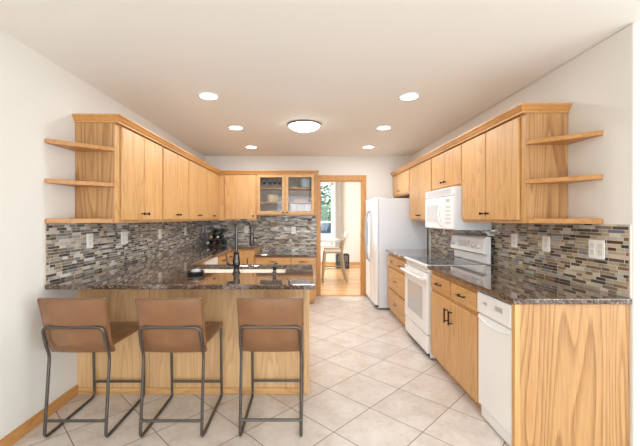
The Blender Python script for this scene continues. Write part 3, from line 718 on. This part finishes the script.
# ------------------------------------------------------------------ wine rack with bottles
rx, ry = -1.50, 5.86
t = thing('wine_rack', 'black wire wine rack in the back left worktop corner', 'wine rack', (rx, ry, HC))
m = MB(); RR = .048
cent = []
for row, (n, z) in enumerate(((3, .058), (2, .152), (2, .246))):
    for i in range(n): cent.append((rx+(i-(n-1)/2)*.108+(.03 if row == 2 else 0), HC+z))
for yy in (ry-.07, ry+.07):
    for cx_, cz in cent: m.tube([(cx_+RR*math.cos(2*PI*k/20), yy, cz+RR*math.sin(2*PI*k/20)) for k in range(20)], .003, 5, closed=True)
for cx_, cz in cent[:3]+cent[-2:]: m.tube([(cx_-RR, ry-.07, cz), (cx_-RR, ry+.07, cz)], .003, 5)
for s in (-1, 1): m.tube([(rx+s*.156, ry-.07, HC+.003), (rx+s*.156, ry-.07, HC+.20)], .003, 6); m.tube([(rx+s*.156, ry+.07, HC+.003), (rx+s*.156, ry+.07, HC+.20)], .003, 6); m.tube([(rx+s*.156, ry-.08, HC+.0035), (rx+s*.156, ry+.08, HC+.0035)], .003, 6)
m.build('wire_frame', BLACK, t, smooth=True)
BG = plain('dark_wine_glass', (24, 30, 26), .12, spec=.8)
caps = [((228, 224, 220), 'white'), ((150, 40, 44), 'red'), ((60, 20, 26), 'dark red'), ((226, 190, 60), 'yellow'), ((214, 214, 218), 'silver'), ((36, 36, 38), 'black'), ((30, 30, 32), 'black')]
posw = ['bottom row, left', 'bottom row, middle', 'bottom row, right', 'middle row, left', 'middle row, right', 'top row, left', 'top row, right']
for (cx_, cz), (rgb, nm), pw in zip(cent, caps, posw):
    t = thing('wine_bottle', f'wine bottle with {nm} capsule lying in the wire rack, {pw}', 'bottle', (cx_, ry, cz-.037), 'bottles in the wine rack')
    MB().lathe((cx_, ry+.14, cz), [(.037, 0), (.037, .18), (.030, .205), (.016, .225), (.014, .24)], 18, '-y').build('bottle_body', BG, t, smooth=True)
    MB().lathe((cx_, ry+.14, cz), [(.0155, .238), (.0155, .295), (.014, .30)], 14, '-y').build('capsule', plain('capsule_'+nm.replace(' ', '_'), rgb, .35), t, smooth=True)

# ------------------------------------------------------------------ contents of the glass cabinet
S1, S2, S3 = GZ0+.0205, 1.6585, 1.9035
GR = glassmat('drinking_glass', .0)
def stem_glass(x, y, z, s=1.0):
    return MB().lathe((x, y, z), [(.03*s, 0), (.03*s, .003), (.004, .008), (.004, .06), (.02*s, .075), (.033*s, .10), (.034*s, .13), (.028*s, .165), (.026*s, .165), (.031*s, .13), (.030*s, .10), (.004, .08)], 20).build('stemmed_glass', GR, smooth=True, origin=(x, y, z))
g0 = None
for i, (x, y) in enumerate(((-.72, 6.02), (-.625, 6.05), (-.54, 6.02), (-.455, 6.04))):
    if g0 is None: o = g0 = stem_glass(x, y, S3+.0005)
    else: o = g0.copy(); COL.objects.link(o); o.location = (x, y, S3+.0005)
    tag(o, ['stemmed glass on the top left cabinet shelf, furthest left', 'stemmed glass on the top left shelf, second from the left', 'stemmed glass on the top left shelf, third from the left', 'stemmed glass on the top left shelf, beside the middle door rail'][i], 'glass', 'stemmed glasses in the glass cabinet')
tag(MB().lathe((-.58, 6.06, S2+.0005), [(.085, 0), (.092, .01), (.095, .13), (.089, .13), (.084, .02), (0, .012)], 28).build('cream_canister', CREAM, smooth=True, origin=(-.58, 6.06, S2)), 'cream ceramic canister behind the left glass door, middle shelf', 'canister')
tag(MB().lathe((-.60, 6.07, S1+.0005), [(.07, 0), (.12, .02), (.125, .065), (.119, .065), (.112, .024), (0, .012)], 32).build('serving_bowl', SINKW, smooth=True, origin=(-.6, 6.07, S1)), 'white serving bowl behind the left glass door, bottom shelf', 'bowl')
tag(MB().lathe((-.41, 6.08, S1+.0005), [(.03, 0), (.05, .02), (.055, .05), (.05, .05), (.045, .024), (0, .012)], 24).build('small_bowl', GREY, smooth=True, origin=(-.41, 6.08, S1)), 'small grey bowl beside the white serving bowl in the glass cabinet', 'bowl')
tag(MB().lathe((-.01, 6.05, S3+.0005), [(.07, 0), (.10, .02), (.108, .16), (.101, .16), (.094, .025), (0, .012)], 28).build('blue_pot', BLUEW, smooth=True, origin=(-.01, 6.05, S3)), 'pale blue-grey pot behind the right glass door, top shelf', 'pot')
tag(MB().lathe((-.19, 6.0, S3+.0005), [(.04, 0), (.055, .01), (.056, .018), (0, .010)], 24).build('saucer', SINKW, smooth=True, origin=(-.19, 6.0, S3)), 'small white saucer beside the pale blue pot', 'saucer')
t = thing('handled_tray', 'tan tray with dark end handle on middle shelf of the glass cabinet', 'tray', (-.07, 6.05, S2))
MB().box(-.20, .04, 5.97, 6.13, S2+.0005, S2+.045).build('tray_box', PINKW, t, bevel=.006); MB().box(.041, .075, 6.0, 6.1, S2+.0005, S2+.08).build('handle', BLACK, t, bevel=.004)
for i, (a, b, lb) in enumerate(((-.272, -.165, 'left'), (-.16, -.02, 'middle'), (-.015, .095, 'right'))):
    t = thing('storage_box', f'white storage box on the bottom cabinet shelf, {lb} of three', 'box', ((a+b)/2, 6.04, S1), 'white boxes in the glass cabinet')
    MB().box(a, b, 5.95, 6.14, S1+.0005, S1+.155).build('box_body', PAPERW, t, bevel=.004)
    MB().box(a-.001, b+.001, 5.948, 6.142, S1+.1555, S1+.172).build('lid', PAPERW, t, bevel=.003)

# ------------------------------------------------------------------ bar stools
def make_stool(lab):
    t = thing('bar_stool', lab, 'bar stool', (0, 0, 0), 'leather bar stools')
    hw = .191; yb, yf = -.277, .240
    # one continuous tube: front top, floor runner, rear leg, hoop behind the back, and down the other side
    P = [(-hw, yf-.02, .545), (-hw, yf, .011), (-hw, yb, .011), (-hw, yb+.045, .515), (-hw, yb+.010, .59), (-hw+.004, yb-.022, .708), (hw-.004, yb-.022, .708), (hw, yb+.010, .59), (hw, yb+.045, .515), (hw, yb, .011), (hw, yf, .011), (hw, yf-.02, .545)]
    MB().tube(rounded(P, .038, 7), .0098, 10).build('tube_frame', TUBE, t, smooth=True)
    MB().cyl((-hw, yb+.0065, .115), (hw, yb+.0065, .115), .009, 10).build('rear_crossbar', TUBE, t, smooth=True)
    MB().cyl((-hw, yf-.004, .125), (hw, yf-.004, .125), .009, 10).build('front_footrest', TUBE, t, smooth=True)
    MB().cyl((-hw, yf-.02, .54), (hw, yf-.02, .54), .009, 10).build('seat_crossbar', TUBE, t, smooth=True)
    # seat: padded slab, widening to the front
    m = MB(); nx, ny = 8, 8; top = {}; bot = {}
    for i in range(nx+1):
        for j in range(ny+1):
            u = i/nx*2-1; v = j/ny; w2 = .190+.018*v; y = -.222+v*.452
            e = (1-abs(u)**6)*(1-abs(2*v-1)**6)
            top[i, j] = m.bm.verts.new((u*w2, y, .585+.010*e+.004*v)); bot[i, j] = m.bm.verts.new((u*w2, y, .552-.003*e))
    for i in range(nx):
        for j in range(ny):
            m.bm.faces.new((top[i,j], top[i+1,j], top[i+1,j+1], top[i,j+1])); m.bm.faces.new((bot[i,j], bot[i,j+1], bot[i+1,j+1], bot[i+1,j]))
    for i in range(nx):
        m.bm.faces.new((top[i,0], bot[i,0], bot[i+1,0], top[i+1,0])); m.bm.faces.new((top[i,ny], top[i+1,ny], bot[i+1,ny], bot[i,ny]))
    for j in range(ny):
        m.bm.faces.new((top[0,j], top[0,j+1], bot[0,j+1], bot[0,j])); m.bm.faces.new((top[nx,j], bot[nx,j], bot[nx,j+1], top[nx,j+1]))
    seat = m.build('seat', LEATHER, t, bevel=.012, smooth=True, seg=4)
    # backrest: padded, gently curved panel leaning back
    m = MB(); A = {}; B = {}; nx, ny = 10, 10
    for i in range(nx+1):
        for j in range(ny+1):
            u = i/nx*2-1; v = j/ny; z = .518+v*.375; w2 = .203+.004*v
            yc = -.235-.088*v**1.2-.030*max(0, (.25-v)/.25)*-1; cur = .014*(u*u)
            e = (1-abs(u)**4)*(1-abs(2*v-1)**4)
            A[i, j] = m.bm.verts.new((u*w2, yc+cur-.010-.017*e, z)); B[i, j] = m.bm.verts.new((u*w2, yc+cur+.016+.010*e, z))
    for i in range(nx):
        for j in range(ny):
            m.bm.faces.new((A[i,j], A[i+1,j], A[i+1,j+1], A[i,j+1])); m.bm.faces.new((B[i,j], B[i,j+1], B[i+1,j+1], B[i+1,j]))
        m.bm.faces.new((A[i,0], B[i,0], B[i+1,0], A[i+1,0])); m.bm.faces.new((A[i,ny], A[i+1,ny], B[i+1,ny], B[i,ny]))
    for j in range(ny):
        m.bm.faces.new((A[0,j], A[0,j+1], B[0,j+1], B[0,j])); m.bm.faces.new((A[nx,j], B[nx,j], B[nx,j+1], A[nx,j+1]))
    back = m.build('backrest', LEATHER, t, bevel=.009, smooth=True, seg=4)
    # piping seam around the rear edge of the backrest
    loop = []
    for (u, v) in [(-1, k/8) for k in range(9)]+[(k/4-1, 1) for k in range(1, 9)]+[(1, 1-k/8) for k in range(1, 9)]+[(1-k/4, 0) for k in range(1, 8)]:
        z = .518+v*.375; w2 = .203+.004*v; loop.append((u*(w2-.006), -.235-.088*v**1.2+.030*max(0, (.25-v)/.25)+.014*u*u-.0125, z+(.006 if v == 0 else (-.006 if v == 1 else 0))))
    MB().tube(loop, .0022, 5, closed=True).build('piping', STITCH, back, smooth=True)
    return t
SY = 2.452
s0 = make_stool('brown leather bar stool at the wall end of the peninsula')
s0.location = (-1.440, SY, 0)
s1 = copy_tree(s0); s1.location = (-.842, SY, 0); s1['label'] = 'brown leather bar stool in the middle of the three'
s2 = copy_tree(s0); s2.location = (-.222, SY+.01, 0); s2['label'] = 'brown leather bar stool nearest the walkway, in front of the faucet'

# ------------------------------------------------------------------ dining room
t = thing('dining_chair', 'pale counter-height dining chair with cream seat beyond the doorway', 'chair', (.59, 7.66, 0))
cx0, cx1, cy0, cy1 = .39, .79, 7.45, 7.87
MB().box(cx0, cx1, cy0, cy1, .635, .66).build('seat_frame', CHWOOD, t, bevel=.006)
MB().box(cx0+.005, cx1-.02, cy0+.01, cy1-.01, .6605, .715).build('seat_cushion', CHSEAT, t, bevel=.02, seg=4)
for y in (cy0+.02, cy1-.02):
    MB().tube([(cx0+.02, y, .64), (cx0-.01, y, .3), (cx0-.03, y, .001)], [.028, .024, .018], 10).build('leg', CHWOOD, t, smooth=True)
    MB().tube([(cx1-.02, y, .64), (cx1+.02, y, .3), (cx1+.09, y, .001)], [.03, .026, .02], 10).build('leg', CHWOOD, t, smooth=True)
    MB().tube([(cx1-.02, y, .66), (cx1-.01, y, .80), (cx1+.05, y, .98), (cx1+.10, y, 1.06)], [.028, .026, .022, .018], 10).build('back_post', CHWOOD, t, smooth=True)
    MB().tube([(cx0+.0, y, .30), (cx1+.02, y, .30)], .011, 8).build('stretcher', CHWOOD, t, smooth=True)
MB().tube([(cx0-.015, cy0+.02, .20), (cx0-.015, cy1-.02, .20)], .011, 8).build('stretcher', CHWOOD, t, smooth=True)
m = MB(); A = []
for k in range(9):
    y = cy0-.005+(cy1-cy0+.01)*k/8; b_ = .03*math.sin(PI*k/8)
    A.append([m.bm.verts.new(p) for p in ((cx1+.015+b_, y, .84), (cx1+.04+b_, y, .84), (cx1+.115+b_, y, 1.075), (cx1+.085+b_, y, 1.085))])
for a, b in zip(A, A[1:]):
    for k in range(4): m.bm.faces.new((a[k], a[(k+1) % 4], b[(k+1) % 4], b[k]))
m.bm.faces.new(A[0]); m.bm.faces.new(A[-1][::-1])
m.build('backrest', CHSEAT, t, bevel=.008, smooth=True)
t = thing('dining_table', 'grey-topped counter-height dining table partly hidden by the door casing', 'table', (-.1, 7.75, 0))
MB().prism([(-.85, 7.30), (.62, 7.30), (.74, 7.42), (.74, 8.25), (.62, 8.37), (-.85, 8.37)], .885, .92).build('tabletop', TABLEM, t, bevel=.006)
MB().box(-.35, .2, 7.6, 8.0, .30, .884).build('pedestal', CHWOOD, t, bevel=.01)
for sx_ in (-1, 1):
    MB().box(-.08+sx_*.15-.1, -.08+sx_*.15+.1, 7.5, 8.1, .003, .2995).build('pedestal_foot', CHWOOD, t, bevel=.01)
m = MB(); top = []; n = 40
for k in range(n+1):
    x = .86+.20*k/n; y = 10.33+.018*math.sin(k*PI/2.6); top.append((x, y))
vs_ = [[m.bm.verts.new((x, y+dy_, z)) for z in (.56, 2.47)] for dy_ in (0,) for x, y in top]
vb_ = [[m.bm.verts.new((x, y+.006, z)) for z in (.56, 2.47)] for x, y in top]
for q in (vs_, vb_):
    for a, b in zip(q, q[1:]): m.bm.faces.new((a[0], b[0], b[1], a[1]))
for i in range(n):
    m.bm.faces.new((vs_[i][0], vb_[i][0], vb_[i+1][0], vs_[i+1][0])); m.bm.faces.new((vs_[i][1], vs_[i+1][1], vb_[i+1][1], vb_[i][1]))
for q in (0, n): m.bm.faces.new((vs_[q][0], vs_[q][1], vb_[q][1], vb_[q][0]))
t = thing('curtain', 'grey curtain panel hanging beside the dining room window', 'curtain', (.96, 10.33, .56))
m.build('cloth', CURT, t, smooth=True)
MB().cyl((-.7, 10.34, 2.475), (1.15, 10.34, 2.475), .012, 12).build('curtain_rod', BRONZE, t, smooth=True)
t = thing('black_floor_unit', 'low black floor unit with two round dials against the dining wall', 'floor unit', (1.01, 9.7, 0))
MB().box(.83, 1.19, 9.55, 9.85, .012, .40).build('unit_body', BLACK, t, bevel=.02)
for x in (.92, 1.10):
    MB().lathe((x, 9.55, .09), [(.075, 0), (.075, .02), (.05, .03), (0, .03)], 24, '-y').build('round_dial', plain('dark_grey', (70, 70, 74), .3), t, smooth=True)
    MB().box(x-.05, x+.05, 9.535, 9.549, .19, .37).build('face_panel', plain('dark_grey2', (96, 98, 100), .3), t, bevel=.004)
for x in (.87, 1.12): MB().box(x, x+.03, 9.6, 9.8, .0025, .0115).build('foot', BLACK, t)

# ------------------------------------------------------------------ outside the dining window
struct(MB().box(-12, 14, 10.6, 40, -.25, -.15).build('ground', GRASS))
def tree(name, x, y, h, r, leaf, lab, n=2600):
    t = thing(name, lab, 'tree', (x, y, -.15), 'trees outside the window')
    MB().tube([(x, y, -.15), (x+.05, y, h*.4), (x, y, h*.85)], [.12, .09, .03], 8).build('trunk', BARK, t, smooth=True)
    m = MB(); rnd = random.Random(int(x*100))
    for _ in range(n):
        a = rnd.uniform(0, 2*PI); zz = rnd.random(); rr = r*math.sqrt(rnd.random())*(1.05-zz*.7); c = Vector((x+rr*math.cos(a), y+rr*math.sin(a), .2+zz*(h-.2)))
        u = Vector((rnd.gauss(0, 1), rnd.gauss(0, 1), rnd.gauss(0, .5))).normalized(); v = u.orthogonal().normalized(); s_ = rnd.uniform(.05, .11)
        m.bm.faces.new([m.bm.verts.new(c+u*s_*p+v*s_*q*.5) for p, q in ((-1, 0), (0, -1), (1, 0), (0, 1))])
    m.build('foliage', leaf, t)
tree('evergreen_tree', .55, 15.6, 4.6, 1.0, LEAF, 'dark evergreen tree seen through the upper window')
tree('evergreen_tree', 2.1, 17.5, 5.5, 1.3, LEAF, 'dark evergreen tree standing further back outside')
tree('leafy_shrub', 1.0, 19.5, 2.3, .9, LEAF2, 'light green leafy shrub outside the window', 1200)
t = thing('parked_car', 'pale car parked outside, seen low in the dining window', 'car', (.9, 12.9, -.15))
body = [(-1.2, .12), (-1.25, .45), (-1.1, .78), (-.2, .88), (.3, 1.28), (1.7, 1.30), (2.4, .90), (2.9, .80), (3.0, .40), (2.9, .12)]
MB().prism_ax(body, 'y', 12.2, 13.8).build('car_body', CARP, t, bevel=.05, seg=3)
MB().prism_ax([(-.05, .86), (.36, 1.22), (1.65, 1.24), (2.25, .88)], 'y', 12.19, 12.2).build('side_window', CARG, t)
for x in (-.6, 2.2): MB().lathe((x, 12.2, .18), [(.33, 0), (.33, .02), (.2, .03), (0, .03)], 28, '-y').build('wheel', TYRE, t, smooth=True)
